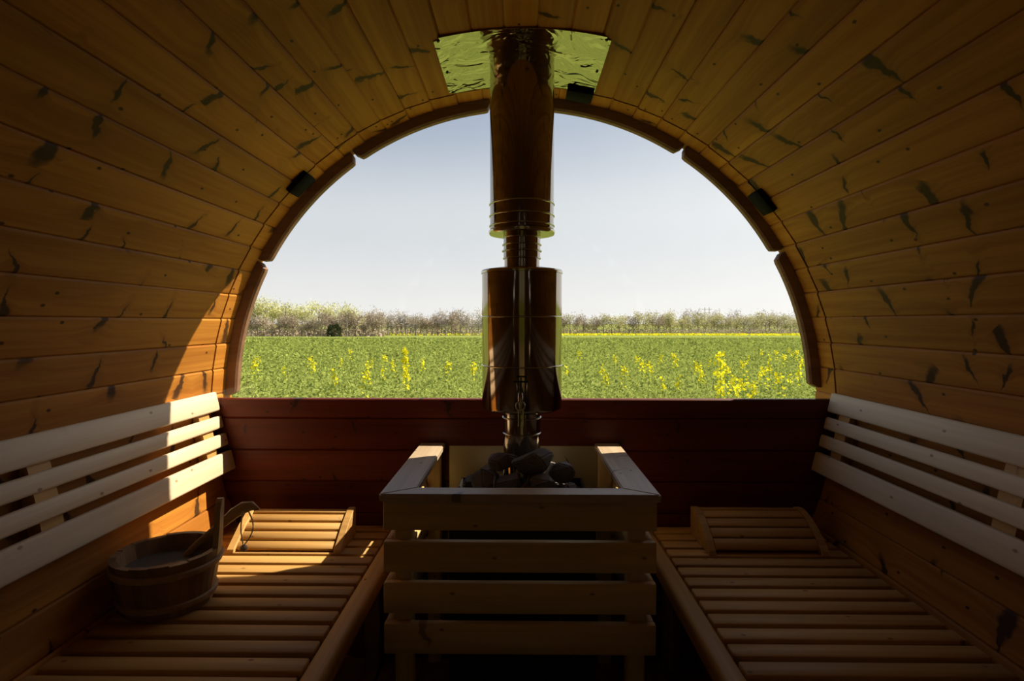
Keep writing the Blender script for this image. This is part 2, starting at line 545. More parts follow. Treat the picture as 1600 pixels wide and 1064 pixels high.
dr_ = empty('door_1', (0, Y_FRONT, 0), 'glazed entrance door in a wooden frame', 'door', kind='structure')
for sx in (-1, 1):
    board('door_frame', M['guard'], (sx * 0.30, Y_FRONT, 0.0), (sx * 0.30, Y_FRONT, 1.62), (1, 0, 0), 0.045, 0.05, dr_, 0.003)
board('door_frame', M['guard'], (-0.2775, Y_FRONT, 1.5975), (0.2775, Y_FRONT, 1.5975), (0, 0, 1), 0.045, 0.05, dr_, 0.003)
board('pane', M['tinted'], (0, Y_FRONT, 0.004), (0, Y_FRONT, 1.574), (1, 0, 0), 0.552, 0.008, dr_, 0)
add('door_handle', tube_mesh([(0.2, Y_FRONT + 0.008, 0.85), (0.2, Y_FRONT + 0.045, 0.85), (0.2, Y_FRONT + 0.045, 1.05), (0.2, Y_FRONT + 0.008, 1.05)], 0.012), M['guard'], dr_)

M['paving'] = plain('added_tan_paving', (0.34, 0.28, 0.19), 0.9, 0, 0.25, 8)  # unseen slab added so the steel tank reflects tan instead of green
setp(add('added_terrace', box_mesh(5.0, 4.0, 0.06, 0.01, 1, 'ter'), M['paving'], None, T(0, -2.9, -0.40)), 'unseen sandy slab added to turn the tank reflection tan', 'added_terrace', kind='structure')

# ------------------------------------------------------------------ half-moon window
wn = empty('window_1', (0, YW, 0.811), 'half-moon glass window with black spacer pads', 'window', kind='structure')
zb0 = 0.8115
RG = R + 0.010
a0 = math.asin((zb0 - ZB) / RG)
poly = []
for i in range(73):
    a = a0 + (PI - 2 * a0) * i / 72
    poly.append((RG * math.cos(a), ZB + RG * math.sin(a)))
bm = bmesh.new()
A = [bm.verts.new((x, YW - 0.003, z)) for x, z in poly]
B = [bm.verts.new((x, YW + 0.003, z)) for x, z in poly]
bm.faces.new(A); bm.faces.new(list(reversed(B)))
for i in range(len(poly)):
    j = (i + 1) % len(poly)
    bm.faces.new((A[i], B[i], B[j], A[j]))
bmesh.ops.recalc_face_normals(bm, faces=list(bm.faces))
add('pane', bm_mesh(bm, 'pane'), M['glass'], wn)
for deg in (135.3, 79.4, 39.9):
    a = math.radians(deg); out = Vector((math.cos(a), 0, math.sin(a)))
    c = Vector((0, YW + 0.004, ZB)) + out * (R - 0.009)
    tang = Vector((-math.sin(a), 0, math.cos(a)))
    pad = board('spacer_pad', M['rubber'], c - tang * 0.040, c + tang * 0.040, (0, 1, 0), 0.075, 0.017, wn, 0.002)

# curved trim blocks beyond the glass
t1 = empty('trim_1', (0, YW + 0.055, ZB), 'six curved dark wooden trim blocks around the window arch', 'trim', kind='structure')
def trim_block(d0, d1):
    bm = bmesh.new()
    n = 40; ri, ro = 0.934, R - 0.001; y0, y1 = YW + 0.083, YW + 0.116
    rows = []
    for i in range(n + 1):
        f = i / n
        a = math.radians(d0 + (d1 - d0) * f)
        # rounded inner corners at both ends
        ed = min(f, 1 - f) * abs(math.radians(d1 - d0)) * 0.94
        cut = 0.0
        if ed < 0.020: cut = 0.020 - math.sqrt(max(0, 0.020 ** 2 - (0.020 - ed) ** 2))
        r0 = ri + cut
        c, s = math.cos(a), math.sin(a)
        sec = [(r0 + 0.006, y0), (ro, y0), (ro, y1), (r0 + 0.006, y1), (r0, y1 - 0.006), (r0, y0 + 0.006)]
        rows.append([bm.verts.new((r * c, y - (YW + 0.10), r * s)) for r, y in sec])
    for A, B in zip(rows[:-1], rows[1:]):
        for k in range(6):
            l = (k + 1) % 6
            bm.faces.new((A[k], A[l], B[l], B[k]))
    bm.faces.new(rows[0]); bm.faces.new(list(reversed(rows[-1])))
    bmesh.ops.recalc_face_normals(bm, faces=list(bm.faces))
    return smooth_auto(bm_mesh(bm, 'trim_block'), 40)
for d0, d1 in ((2.3, 29.4), (30.1, 57.0), (57.5, 86.5), (96.0, 124.2), (124.7, 152.0), (152.5, 179.4)):
    add('trim_block', trim_block(d0, d1), M['trim'], t1, T(0, YW + 0.10, ZB))

# ------------------------------------------------------------------ benches
BZ = 0.42
P = 0.0586
def bench(side):
    s = -1 if side == 'left' else 1
    lab = ('slatted wooden bench on the left, carrying the bucket and a sunlit headrest' if s < 0 else
           'slatted wooden bench on the right, in shade, with an empty seat')
    b = empty('sauna_bench', (s * 0.62, 0.6, 0), lab, 'bench', 'slatted benches along both sides')
    k = 0
    yb = 1.533 + 4 * P
    while True:
        y = yb - (k + 0.5) * P
        if y < -0.55: break
        xo = 0.882
        board('seat_slat', M['bench'], (s * 0.400, y, BZ - 0.011), (s * xo, y, BZ - 0.011), (0, 1, 0), 0.0425, 0.022, b, 0.0018)
        k += 1
    board('front_rail', M['bench'], (s * 0.375, -0.56, BZ - 0.022), (s * 0.375, YW - 0.006, BZ - 0.022), (1, 0, 0), 0.044, 0.046, b, 0.011, 3)
    for x in (0.45, 0.82):
        board('bench_beam', M['deck'], (s * x, -0.56, BZ - 0.044), (s * x, YW - 0.006, BZ - 0.044), (1, 0, 0), 0.04, 0.044, b, 0.002)
    for y in (-0.5, 0.25, 1.0, 1.72):
        board('leg', M['deck'], (s * 0.45, y, 0.0), (s * 0.45, y, BZ - 0.066), (1, 0, 0), 0.045, 0.045, b, 0.002)
    return b
bench('left'); bench('right')

# ------------------------------------------------------------------ backrests
def backrest(side):
    s = -1 if side == 'left' else 1
    lab = ('pale slatted backrest on the left wall, sunlit at its window end' if s < 0 else
           'pale grey slatted backrest on the right wall, all in shade')
    b = empty('backrest', (s * 0.93, 0.6, 0.59), lab, 'backrest', 'slatted backrests on the side walls')
    rows = [(0.832, 0.772, 0.946), (0.757, 0.719, 0.933), (0.703, 0.665, 0.919), (0.650, 0.590, 0.900)]
    for z1, z0, x in rows:
        tilt = Vector((s * 0.22, 0, 0.975)).normalized()
        zc = (z0 + z1) / 2
        board('back_slat', M['back'], (s * (x + 0.010), -0.58, zc), (s * (x + 0.010), YW - 0.004, zc), tilt, z1 - z0, 0.020, b, 0.005, 2)
    for y in (-0.45, 0.33, 1.11, 1.70):
        poly = [(0.9655, 0.83), (0.945, 0.762), (0.933, 0.708), (0.922, 0.648), (0.918, 0.595), (0.938, 0.595), (0.9525, 0.66), (0.961, 0.72)]
        poly = [(s * (x + 0.003), z) for x, z in poly]
        me = prism_mesh([(-x if False else x, z) for x, z in poly], -0.0275, 0.0275, 'support')
        # prism runs along local X -> turn so that it runs along world Y
        Wm = Matrix(((0, 1, 0, 0), (1, 0, 0, y), (0, 0, 1, 0), (0, 0, 0, 1)))
        me.flip_normals()
        add('back_support', me, M['bench'], b, Wm)
    return b
backrest('left'); backrest('right')

# ------------------------------------------------------------------ headrests
def headrest(side):
    s = -1 if side == 'left' else 1
    x0, x1 = (-0.805, -0.492) if s < 0 else (0.505, 0.828)
    y0 = 1.537
    lab = ('sunlit slatted wooden headrest on the left bench against the back wall' if s < 0 else
           'shaded curved slatted wooden headrest on the right bench against the back wall')
    h = empty('headrest', ((x0 + x1) / 2, y0 + 0.1, BZ), lab, 'headrest', 'wooden headrests on the benches')
    if s < 0:
        prof = [(0.0, 0.0), (0.004, 0.010), (0.072, 0.054), (0.130, 0.082), (0.150, 0.082), (0.150, 0.0)]
    else:
        prof = [(0.0, 0.0), (0.006, 0.012), (0.03, 0.034), (0.065, 0.056), (0.10, 0.072), (0.13, 0.081), (0.15, 0.084), (0.175, 0.080), (0.175, 0.0)]
    me_s = prism_mesh(prof, -0.010, 0.010, 'side', 0.0012)
    for x in (x0 + 0.010, x1 - 0.010):
        add('side_panel', me_s, M['bench'], h, T(x, y0, BZ))
    # slats lie between the side panels, a little below their curved edge
    top = prof[1:-1]
    L = [0.0]
    for a, b in zip(top[:-1], top[1:]): L.append(L[-1] + math.hypot(b[0] - a[0], b[1] - a[1]))
    def at(d):
        for i in range(len(L) - 1):
            if d <= L[i + 1] + 1e-9:
                f = (d - L[i]) / (L[i + 1] - L[i]); a, b = top[i], top[i + 1]
                tn = Vector((0, b[0] - a[0], b[1] - a[1])).normalized()
                return Vector((0, a[0] + (b[0] - a[0]) * f, a[1] + (b[1] - a[1]) * f)), tn
        return Vector((0, *top[-1])), Vector((0, 1, 0))
    n = 5; pitch_ = (L[-1] - 0.004) / n
    rec = 0.006 if s < 0 else 0.002
    for i in range(n):
        p, tn = at(0.004 + (i + 0.5) * pitch_)
        nr = Vector((0, -tn.z, tn.y))
        c = p - nr * (rec + 0.005) + Vector((0, y0, BZ))
        board('headrest_slat', M['bench'], (x0 + 0.021, c.y, c.z), (x1 - 0.021, c.y, c.z), tn, pitch_ - 0.007, 0.010, h, 0.0015)
    return h
headrest('left'); headrest('right')

# ------------------------------------------------------------------ stove guard
GX = -0.006
gd = empty('stove_guard', (GX, 1.51, 0), 'square slatted wooden guard rail around the stove in the middle', 'stove guard')
ZR = 0.674
def rail(name, poly, z0, z1, along):
    """poly in plan (x, y); along: local X axis direction for the grain"""
    c = Vector((sum(p[0] for p in poly) / len(poly), sum(p[1] for p in poly) / len(poly), (z0 + z1) / 2))
    X = Vector(along); Z = Vector((0, 0, 1)); Y = Z.cross(X)
    W = Matrix((X, Y, Z)).transposed().to_4x4(); W.translation = c
    Wi = W.inverted()
    bm = bmesh.new()
    A = [bm.verts.new(Wi @ Vector((x, y, z0))) for x, y in poly]
    B = [bm.verts.new(Wi @ Vector((x, y, z1))) for x, y in poly]
    n = len(poly)
    bm.faces.new(A); bm.faces.new(list(reversed(B)))
    for i in range(n):
        j = (i + 1) % n
        bm.faces.new((A[i], B[i], B[j], A[j]))
    bmesh.ops.recalc_face_normals(bm, faces=list(bm.faces))
    bmesh.ops.bevel(bm, geom=list(bm.edges), offset=0.0025, segments=2, affect='EDGES')
    return add(name, smooth_auto(bm_mesh(bm, name), 50), M['rail'], gd, W)
xo, xi = 0.308, 0.232
rail('top_rail', [(GX - xo, 1.243), (GX + xo, 1.243), (GX + xi, 1.297), (GX - xi, 1.297)], ZR - 0.018, ZR, (1, 0, 0))
rail('top_rail', [(GX - xo, 1.2435), (GX - xi, 1.2975), (GX - xi, YW - 0.004), (GX - xo, YW - 0.004)], ZR - 0.018, ZR, (0, 1, 0))
rail('top_rail', [(GX + xi, 1.2975), (GX + xo, 1.2435), (GX + xo, YW - 0.004), (GX + xi, YW - 0.004)], ZR - 0.018, ZR, (0, 1, 0))
gz = [(0.6545, 0.589), (0.563, 0.495), (0.471, 0.402), (0.379, 0.3105)]
for z1, z0 in gz:
    zc = (z1 + z0) / 2; h = z1 - z0
    board('guard_slat', M['guard'], (GX - 0.302, 1.266, zc), (GX + 0.302, 1.266, zc), (0, 0, 1), h, 0.019, gd, 0.002)
    for s in (-1, 1):
        board('guard_slat', M['guard'], (GX + s * 0.2915, 1.277, zc), (GX + s * 0.2915, YW - 0.005, zc), (0, 0, 1), h, 0.019, gd, 0.002)
for s in (-1, 1):
    for y in (1.296, YW - 0.026):
        board('post', M['guard'], (GX + s * 0.262, y, 0.0), (GX + s * 0.262, y, ZR - 0.0185), (1, 0, 0), 0.039, 0.039, gd, 0.002)

# heat shield on the back wall
sh = add('heat_shield', box_mesh(0.462, 0.50, 0.002, 0, 1, 'shield'), M['shield'], None,
         Matrix(((1, 0, 0, 0.006), (0, 0, -1, YW - 0.0025), (0, 1, 0, 0.664 - 0.25), (0, 0, 0, 1))))
setp(sh, 'dull brass-coloured metal heat shield on the back wall behind the stove', 'heat shield')

# ------------------------------------------------------------------ stove, stones
SX, SY = FLUE
sv = empty('wood_stove', (SX, 1.545, 0), 'black metal wood stove hidden behind the slatted guard', 'stove')
add('stove_body', box_mesh(0.36, 0.33, 0.46, 0.008, 2, 'sv'), M['blackmetal'], sv, T(SX, 1.545, 0.33))
for dx in (-0.15, 0.15):
    for dy in (-0.135, 0.135):
        add('leg', box_mesh(0.03, 0.03, 0.10, 0.003, 1, 'svl'), M['blackmetal'], sv, T(SX + dx, 1.545 + dy, 0.05))
for x, y, l, wd in ((SX, 1.383, 0.36, 0.006), (SX, 1.707, 0.36, 0.006)):
    add('tray_rim', box_mesh(l, wd, 0.025, 0.001, 1, 'rim'), M['blackmetal'], sv, T(x, y, 0.572))
for x in (SX - 0.177, SX + 0.177):
    add('tray_rim', box_mesh(0.006, 0.318, 0.025, 0.001, 1, 'rim2'), M['blackmetal'], sv, T(x, 1.545, 0.572))
dd = add('stove_door', box_mesh(0.24, 0.012, 0.24, 0.004, 2, 'svd'), M['blackmetal'], sv, T(SX, 1.373, 0.32))
add('door_handle', tube_mesh([(SX + 0.09, 1.366, 0.29), (SX + 0.09, 1.345, 0.29), (SX + 0.09, 1.345, 0.35), (SX + 0.09, 1.366, 0.35)], 0.006), M['steel_seam'], dd)

def rock_mesh(sx, sy, sz, seed):
    r = random.Random(seed)
    bm = bmesh.new()
    for _ in range(15):
        v = Vector((r.gauss(0, 1), r.gauss(0, 1), r.gauss(0, 1))).normalized() * r.uniform(0.9, 1.1)
        bm.verts.new((v.x * sx, v.y * sy, v.z * sz))
    res = bmesh.ops.convex_hull(bm, input=list(bm.verts))
    bmesh.ops.delete(bm, geom=[g for g in set(res['geom_interior'] + res['geom_unused']) if isinstance(g, bmesh.types.BMVert)], context='VERTS')
    bmesh.ops.dissolve_limit(bm, angle_limit=math.radians(14), verts=list(bm.verts), edges=list(bm.edges))
    bmesh.ops.bevel(bm, geom=list(bm.edges), offset=0.004, segments=2, affect='EDGES')
    bmesh.ops.triangulate(bm, faces=list(bm.faces))
    bmesh.ops.recalc_face_normals(bm, faces=list(bm.faces))
    return smooth_auto(bm_mesh(bm, 'rock'), 25)

rocks = [   # x, y, z, half sizes, label
    (0.030, 1.470, 0.690, 0.058, 0.042, 0.034, 'largest dark angular stone on top of the pile, in front of the flue'),
    (-0.050, 1.500, 0.682, 0.046, 0.036, 0.027, 'dark flat stone on top of the pile, left of the flue'),
    (-0.032, 1.436, 0.645, 0.037, 0.034, 0.032, 'rounded dark stone at the front of the pile, under the two top stones'),
    (0.050, 1.430, 0.642, 0.044, 0.034, 0.030, 'dark blocky stone at the front right of the pile'),
    (0.104, 1.490, 0.658, 0.036, 0.040, 0.030, 'bluish dark stone at the right side of the pile'),
    (-0.094, 1.462, 0.641, 0.036, 0.038, 0.032, 'dark stone at the left side of the pile'),
    (0.006, 1.408, 0.630, 0.020, 0.020, 0.026, 'small brown stone at the front middle of the pile'),
    (0.122, 1.440, 0.620, 0.028, 0.034, 0.026, 'low dark stone at the right foot of the pile'),
    (-0.128, 1.500, 0.624, 0.026, 0.034, 0.026, 'low stone at the left foot of the pile, catching the sun'),
    (-0.085, 1.600, 0.625, 0.030, 0.045, 0.030, 'dark stone left behind the flue'),
    (0.085, 1.600, 0.625, 0.030, 0.045, 0.030, 'dark stone right behind the flue')]
for i, (x, y, z, a, b, c, lab) in enumerate(rocks):
    o = add('sauna_stone', rock_mesh(a * 1.1, b * 1.1, c * 1.12, 100 + i), M['paper_stone'] if 'brown' in lab else M['stone'], None,
            T(x, y, z) @ Matrix.Rotation(random.uniform(-0.25, 0.25), 4, 'Z'))
    setp(o, lab, 'stone', 'stones on the stove')
base = [(-0.118, 1.43), (-0.042, 1.425), (0.038, 1.425), (0.118, 1.43), (-0.118, 1.52), (0.118, 1.52), (-0.118, 1.61), (0.118, 1.61), (0.038, 1.505), (-0.042, 1.505)]
for i, (x, y) in enumerate(base):
    o = add('sauna_stone', rock_mesh(0.036, 0.038, 0.026, 200 + i), M['stone'], None, T(x, y, 0.586))
    setp(o, 'dark stone in the bottom layer of the pile on the stove', 'stone', 'bottom layer of stove stones')

# ------------------------------------------------------------------ flue
fp = empty('flue_pipe', (SX, SY, 0.56), 'polished steel flue pipe rising from the stove to the ceiling', 'flue')
up = add('upper_pipe', lathe_mesh([(0.0, 1.300), (0.084, 1.300), (FR, 1.304), (FR, 1.812), (0.0, 1.812)], 72), M['steel'], fp, T(SX, SY, 0))
for z in (1.372, 1.340, 1.313):
    add('bead_ring', ring_mesh(FR, 0.0028, 72), M['steel_seam'], up, T(SX, SY, z))
add('end_flange', lathe_mesh([(0.05, 1.290), (0.089, 1.290), (0.0915, 1.294), (0.0915, 1.300), (0.086, 1.304), (0.05, 1.304)], 72), M['steel_seam'], up, T(SX, SY, 0))
nk = add('neck_pipe', lathe_mesh([(0.0, 1.190), (0.0485, 1.190), (0.0485, 1.222), (0.051, 1.225), (0.051, 1.296), (0.0, 1.296)], 56), M['steel'], fp, T(SX, SY, 0))
for z, r in ((1.282, 0.052), (1.262, 0.0525), (1.245, 0.0535), (1.225, 0.051)):
    add('bead_ring', ring_mesh(r, 0.0022, 56), M['steel_seam'], nk, T(SX, SY, z))
lp = add('lower_pipe', lathe_mesh([(0.0, 0.562), (0.052, 0.562), (0.052, 0.802), (0.0, 0.802)], 56), M['steel'], fp, T(SX, SY, 0))
for z, r in ((0.742, 0.053), (0.785, 0.053)):
    add('bead_ring', ring_mesh(r, 0.0025, 56), M['steel_seam'], lp, T(SX, SY, z))

tk = empty('water_tank', (SX, SY, 0.805), 'polished steel drum with two raised beads around the flue, with a tap', 'water tank')
TR = 0.1105
add('tank_body', lathe_mesh([(0.054, 0.808), (0.095, 0.806), (TR - 0.002, 0.812), (TR, 0.818), (TR, 1.182), (0.054, 1.182)], 80), M['steel'], tk, T(SX, SY, 0))
add('lid', lathe_mesh([(0.0525, 1.1825), (TR + 0.002, 1.1825), (TR + 0.0025, 1.188), (TR, 1.192), (0.07, 1.199), (0.0525, 1.200)], 80), M['steel_seam'], tk, T(SX, SY, 0))
for z in (1.064, 0.931):
    add('bead_ring', ring_mesh(TR, 0.0022, 80), M['steel_seam'], tk, T(SX, SY, z))
ty = SY - TR
tp = add('tap', tube_mesh([(SX - 0.004, ty + 0.01, 0.865), (SX - 0.004, ty - 0.028, 0.865), (SX - 0.004, ty - 0.034, 0.850), (SX - 0.004, ty - 0.034, 0.812)], [0.007, 0.007, 0.0065, 0.0055]), M['steel_seam'], tk)
add('tap_lever', tube_mesh([(SX - 0.022, ty - 0.030, 0.898), (SX + 0.016, ty - 0.030, 0.898)], 0.0022), M['screw'], tp)
add('tap_stem', tube_mesh([(SX - 0.004, ty - 0.028, 0.868), (SX - 0.004, ty - 0.030, 0.898)], 0.003), M['screw'], tp)
add('tap_ring', ring_mesh(0.011, 0.0022, 24), M['steel_seam'], tp, T(SX - 0.004, ty - 0.040, 0.838) @ Matrix.Rotation(PI / 2, 4, 'X'))
for dx in (-0.009, 0.003):
    add('chain_end', tube_mesh([(SX + dx, ty - 0.040, 0.828), (SX + dx, ty - 0.040, 0.786)], 0.0016, 6), M['steel_seam'], tp)

# flashing sheet on the ceiling around the flue
fs = empty('flashing_plate', (SX, 1.60, ZB + R), 'wavy mirror-finish metal plate on the ceiling around the flue', 'metal plate')
ny, nx = 8, 28
yA, yB = 1.43, YW - 0.014
bm = bmesh.new()
vv = {}
rp = R - 0.0042
hwp = 0.222
for side in (0, 1):
    for j in range(ny + 1):
        for i in range(nx + 1):
            f = -1 + 2 * i / nx
            ang = f * hwp / R
            y = yA + (yB - yA) * j / ny
            # rounded sheet corners
            ex = (1 - abs(f)) * hwp; eyy = min(y - yA, yB - y)
            rr = rp + (0.0018 if side else 0.0)
            vv[side, i, j] = bm.verts.new((rr * math.sin(ang), y - 1.60, rr * math.cos(ang) - R))
def skip(i, j):
    return (i in (0, nx - 1)) and (j in (0, ny - 1)) and False
for side in (0, 1):
    for j in range(ny):
        for i in range(nx):
            q = (vv[side, i, j], vv[side, i + 1, j], vv[side, i + 1, j + 1], vv[side, i, j + 1])
            bm.faces.new(q if side else tuple(reversed(q)))
for j in range(ny):
    for i in (0, nx):
        bm.faces.new((vv[0, i, j], vv[0, i, j + 1], vv[1, i, j + 1], vv[1, i, j]))
for i in range(nx):
    for j in (0, ny):
        bm.faces.new((vv[0, i, j], vv[0, i + 1, j], vv[1, i + 1, j], vv[1, i, j]))
bmesh.ops.recalc_face_normals(bm, faces=list(bm.faces))
cor = [e_ for e_ in bm.edges if all(abs(abs(math.atan2(v.co.x, v.co.z + R)) - hwp / R) < 1e-4 for v in e_.verts) and abs(e_.verts[0].co.y - e_.verts[1].co.y) < 1e-6 and min(abs(e_.verts[0].co.y + 1.60 - yA), abs(e_.verts[0].co.y + 1.60 - yB)) < 1e-5]
bmesh.ops.bevel(bm, geom=cor, offset=0.012, segments=3, affect='EDGES')
add('sheet', smooth_auto(bm_mesh(bm, 'sheet'), 35), M['mirror'], fs, T(0, 1.60, ZB + R))
for sx in (-1, 1):
    for y in (yA + 0.012, (yA + yB) / 2 + 0.02, yB - 0.012):
        ang = sx * (hwp - 0.012) / R
        add('screw', lathe_mesh([(0.0, -0.0035), (0.003, -0.003), (0.0045, 0.0), (0.0, 0.0)], 12), M['screw'], fs,
            T((rp) * math.sin(ang), y, ZB + rp * math.cos(ang)) @ Matrix.Rotation(ang, 4, 'Y'))

# ------------------------------------------------------------------ bucket and ladle
BX, BY = -0.797, 1.268
bk = empty('sauna_bucket', (BX, BY, BZ), 'weathered wooden stave bucket with two bands on the left bench', 'bucket')
rb, rt_, bh = 0.090, 0.111, 0.118
NB = 18
for k in range(NB):
    a0_, a1_ = 2 * PI * k / NB, 2 * PI * (k + 1) / NB
    ear = (k == 0)
    top = 0.228 if ear else bh + random.uniform(-0.002, 0.003)
    mid = 2 * PI * (k + 0.5) / NB
    bm = bmesh.new()
    # local X runs up the stave
    lev = [0.0, bh * 0.5, bh] if not ear else [0.0, bh * 0.5, bh, 0.16, 0.205, 0.222, top]
    if not ear: lev[-1] = top
    rows = []
    for z in lev:
        ro = rb + (rt_ - rb) * min(z, bh) / bh
        if z > bh: ro = rt_ + (z - bh) * 0.06
        ri = ro - 0.013
        sh_ = 1.0
        if ear and z > bh:
            sh_ = {0.16: 0.80, 0.205: 0.80, 0.222: 0.55}.get(z, 0.25)
        am = (a0_ + a1_) / 2; ha = (a1_ - a0_) / 2 * sh_
        pts = [(ri, am - ha), (ri, am + ha), (ro, am + ha), (ro, am), (ro, am - ha)]
        rows.append([(z, r * math.sin(a - mid), r * math.cos(a - mid)) for r, a in pts])
    V = [[bm.verts.new(p) for p in row] for row in rows]
    for A, B in zip(V[:-1], V[1:]):
        for q in range(5):
            l = (q + 1) % 5
            bm.faces.new((A[q], A[l], B[l], B[q]))
    bm.faces.new(V[0]); bm.faces.new(list(reversed(V[-1])))
    bmesh.ops.recalc_face_normals(bm, faces=list(bm.faces))
    # local (X up, Y tangential, Z radial)
    ang = mid + math.radians(3)
    X = Vector((0, 0, 1)); Z = Vector((math.cos(ang), math.sin(ang), 0)); Y = Z.cross(X)
    W = Matrix((X, Y, Z)).transposed().to_4x4(); W.translation = Vector((BX, BY, BZ + 0.0005))
    add('ear_stave' if ear else 'bucket_stave', bm_mesh(bm, 'bucket_stave'), M['ladle'] if ear else M['bucket'], bk, W)
add('bottom', lathe_mesh([(0.0, 0.008), (rb - 0.012, 0.008), (rb - 0.010, 0.02), (0.0, 0.02)], 32), M['bucket'], bk, T(BX, BY, BZ))
for zc, hh in ((0.093, 0.016), (0.022, 0.016)):
    ro = lambda z: rb + (rt_ - rb) * z / bh
    z0, z1 = zc - hh / 2, zc + hh / 2
    add('band', lathe_mesh([(ro(z0) + 0.0005, z0), (ro(z0) + 0.005, z0 + 0.002), (ro(zc) + 0.0065, zc), (ro(z1) + 0.005, z1 - 0.002), (ro(z1) + 0.0005, z1), (ro(z0) + 0.0005, z0)], 48), M['band'], bk, T(BX, BY, BZ))
wt = add('water', lathe_mesh([(0.0, BZ + 0.086), (0.0895, BZ + 0.086), (0.0895, BZ + 0.084), (0.0, BZ + 0.084)], 40), M['water'], bk, T(BX, BY, 0))

ld = empty('ladle', (-0.80, 1.27, 0.50), 'wooden ladle with a looped cord resting in the bucket', 'ladle')
hp = [(-0.800, 1.315, 0.488), (-0.760, 1.328, 0.530), (-0.715, 1.340, 0.569), (-0.685, 1.345, 0.595), (-0.660, 1.346, 0.610), (-0.640, 1.344, 0.614), (-0.622, 1.341, 0.607)]
hd = add('handle', tube_mesh(hp, [0.0085, 0.009, 0.010, 0.013, 0.014, 0.011, 0.003], 12, 0.7), M['ladle'], ld)
add('bowl', lathe_mesh([(0.0, -0.022), (0.018, -0.018), (0.028, -0.004), (0.030, 0.012), (0.027, 0.012), (0.024, -0.002), (0.014, -0.013), (0.0, -0.016)], 28), M['ladle'], ld,
    T(-0.818, 1.305, 0.474) @ Matrix.Rotation(0.5, 4, 'Y'))
cp = []
c0 = Vector((-0.641, 1.330, 0.606)); low = Vector((-0.650, 1.322, 0.528))
for i in range(9):
    f = i / 8; cp.append(c0.lerp(low, f) + Vector((-0.006 * math.sin(PI * f) - 0.012 * (1 - f), -0.003, 0)))
for i in range(1, 9):
    f = i / 8; cp.append(low.lerp(c0, f) + Vector((0.016 * math.sin(PI * f), -0.002, 0)))
cdd = add('cord', tube_mesh(cp, 0.0016, 6), M['cord'], ld)
add('bead', lathe_mesh([(0.0, -0.0085)] + [(0.0085 * math.cos(t), 0.0085 * math.sin(t)) for t in (-1.1, -0.6, 0, 0.6, 1.1)] + [(0.0, 0.0085)], 16), M['cord'], cdd, T(low.x, low.y - 0.002, low.z - 0.006))

# ------------------------------------------------------------------ outside: field
ZG0 = -0.50; SL = 0.0177
def ground_z(x, y): return ZG0 - SL * max(0.0, y) + 0.0 * x
nyg = 60
ysg = [-60, -20, -5, 0, 3] + [3 + 1.16 ** k for k in range(1, 54)]
xsg = np.concatenate([-np.geomspace(6, 5000, 18)[::-1], np.linspace(-5, 5, 5), np.geomspace(6, 5000, 18)])
verts = []; faces = []
for y in ysg:
    for x in xsg:
        yy = min(y, 420.0)
        verts.append((float(x), float(y), ground_z(x, yy)))
nxg = len(xsg)
for j in range(len(ysg) - 1):
    for i in range(nxg - 1):
        faces.append((j * nxg + i, j * nxg + i + 1, (j + 1) * nxg + i + 1, (j + 1) * nxg + i))
me = bpy.data.meshes.new('ground'); me.from_pydata(verts, [], faces)
setp(add('field_ground', me, M['field']), 'green field stretching from the sauna to the trees', 'field', kind='structure')

def quads_mesh(name, C, size, tilt=0.9, aspect=0.5, up=0.0):
    """leaf quads: centres C (n,3), size (n,) -> one mesh"""
    n = len(C)
    d = rng.normal(size=(n, 3)); d[:, 2] *= tilt; d[:, 2] += up
    d /= np.linalg.norm(d, axis=1)[:, None]
    e_ = rng.normal(size=(n, 3)); e_ -= d * (d * e_).sum(1)[:, None]; e_ /= np.linalg.norm(e_, axis=1)[:, None]
    a = d * size[:, None] * 0.5; b = e_ * (size * aspect)[:, None] * 0.5
    V = np.stack([C - a, C + b, C + a, C - b], 1).reshape(-1, 3)
    me = bpy.data.meshes.new(name)
    me.vertices.add(4 * n); me.vertices.foreach_set('co', V.astype(np.float32).ravel())
    me.loops.add(4 * n); me.loops.foreach_set('vertex_index', np.arange(4 * n, dtype=np.int32))
    me.polygons.add(n); me.polygons.foreach_set('loop_start', np.arange(0, 4 * n, 4, dtype=np.int32))
    me.polygons.foreach_set('loop_total', np.full(n, 4, dtype=np.int32))
    me.update(calc_edges=True); me.validate()
    return me

# crop canopy: too many leaves to count
def canopy(y0, y1, dens, size, spread):
    n = int((y1 - y0) * (0.62 * (y0 + y1) + 3) * dens)
    y = np.sqrt(rng.uniform(y0 ** 2, y1 ** 2, n)); x = rng.uniform(-1, 1, n) * (0.62 * y + 1.5)
    h = rng.beta(3, 1.6, n) * spread
    z = ZG0 - SL * y + h
    return np.stack([x, y, z], 1), size * rng.uniform(0.6, 1.4, n)
CC, SS = [], []
for args in ((5.0, 12, 330, 0.066, 0.52), (12, 24, 150, 0.085, 0.52), (24, 50, 42, 0.15, 0.55), (50, 110, 7.0, 0.34, 0.55)):
    c_, s_ = canopy(*args); CC.append(c_); SS.append(s_)
crop = add('crop_leaves', quads_mesh('crop', np.concatenate(CC), np.concatenate(SS), 0.8, 0.5, 0.2), M['crop'])
setp(crop, 'dense green rapeseed leaves covering the field', 'crop', kind='stuff')

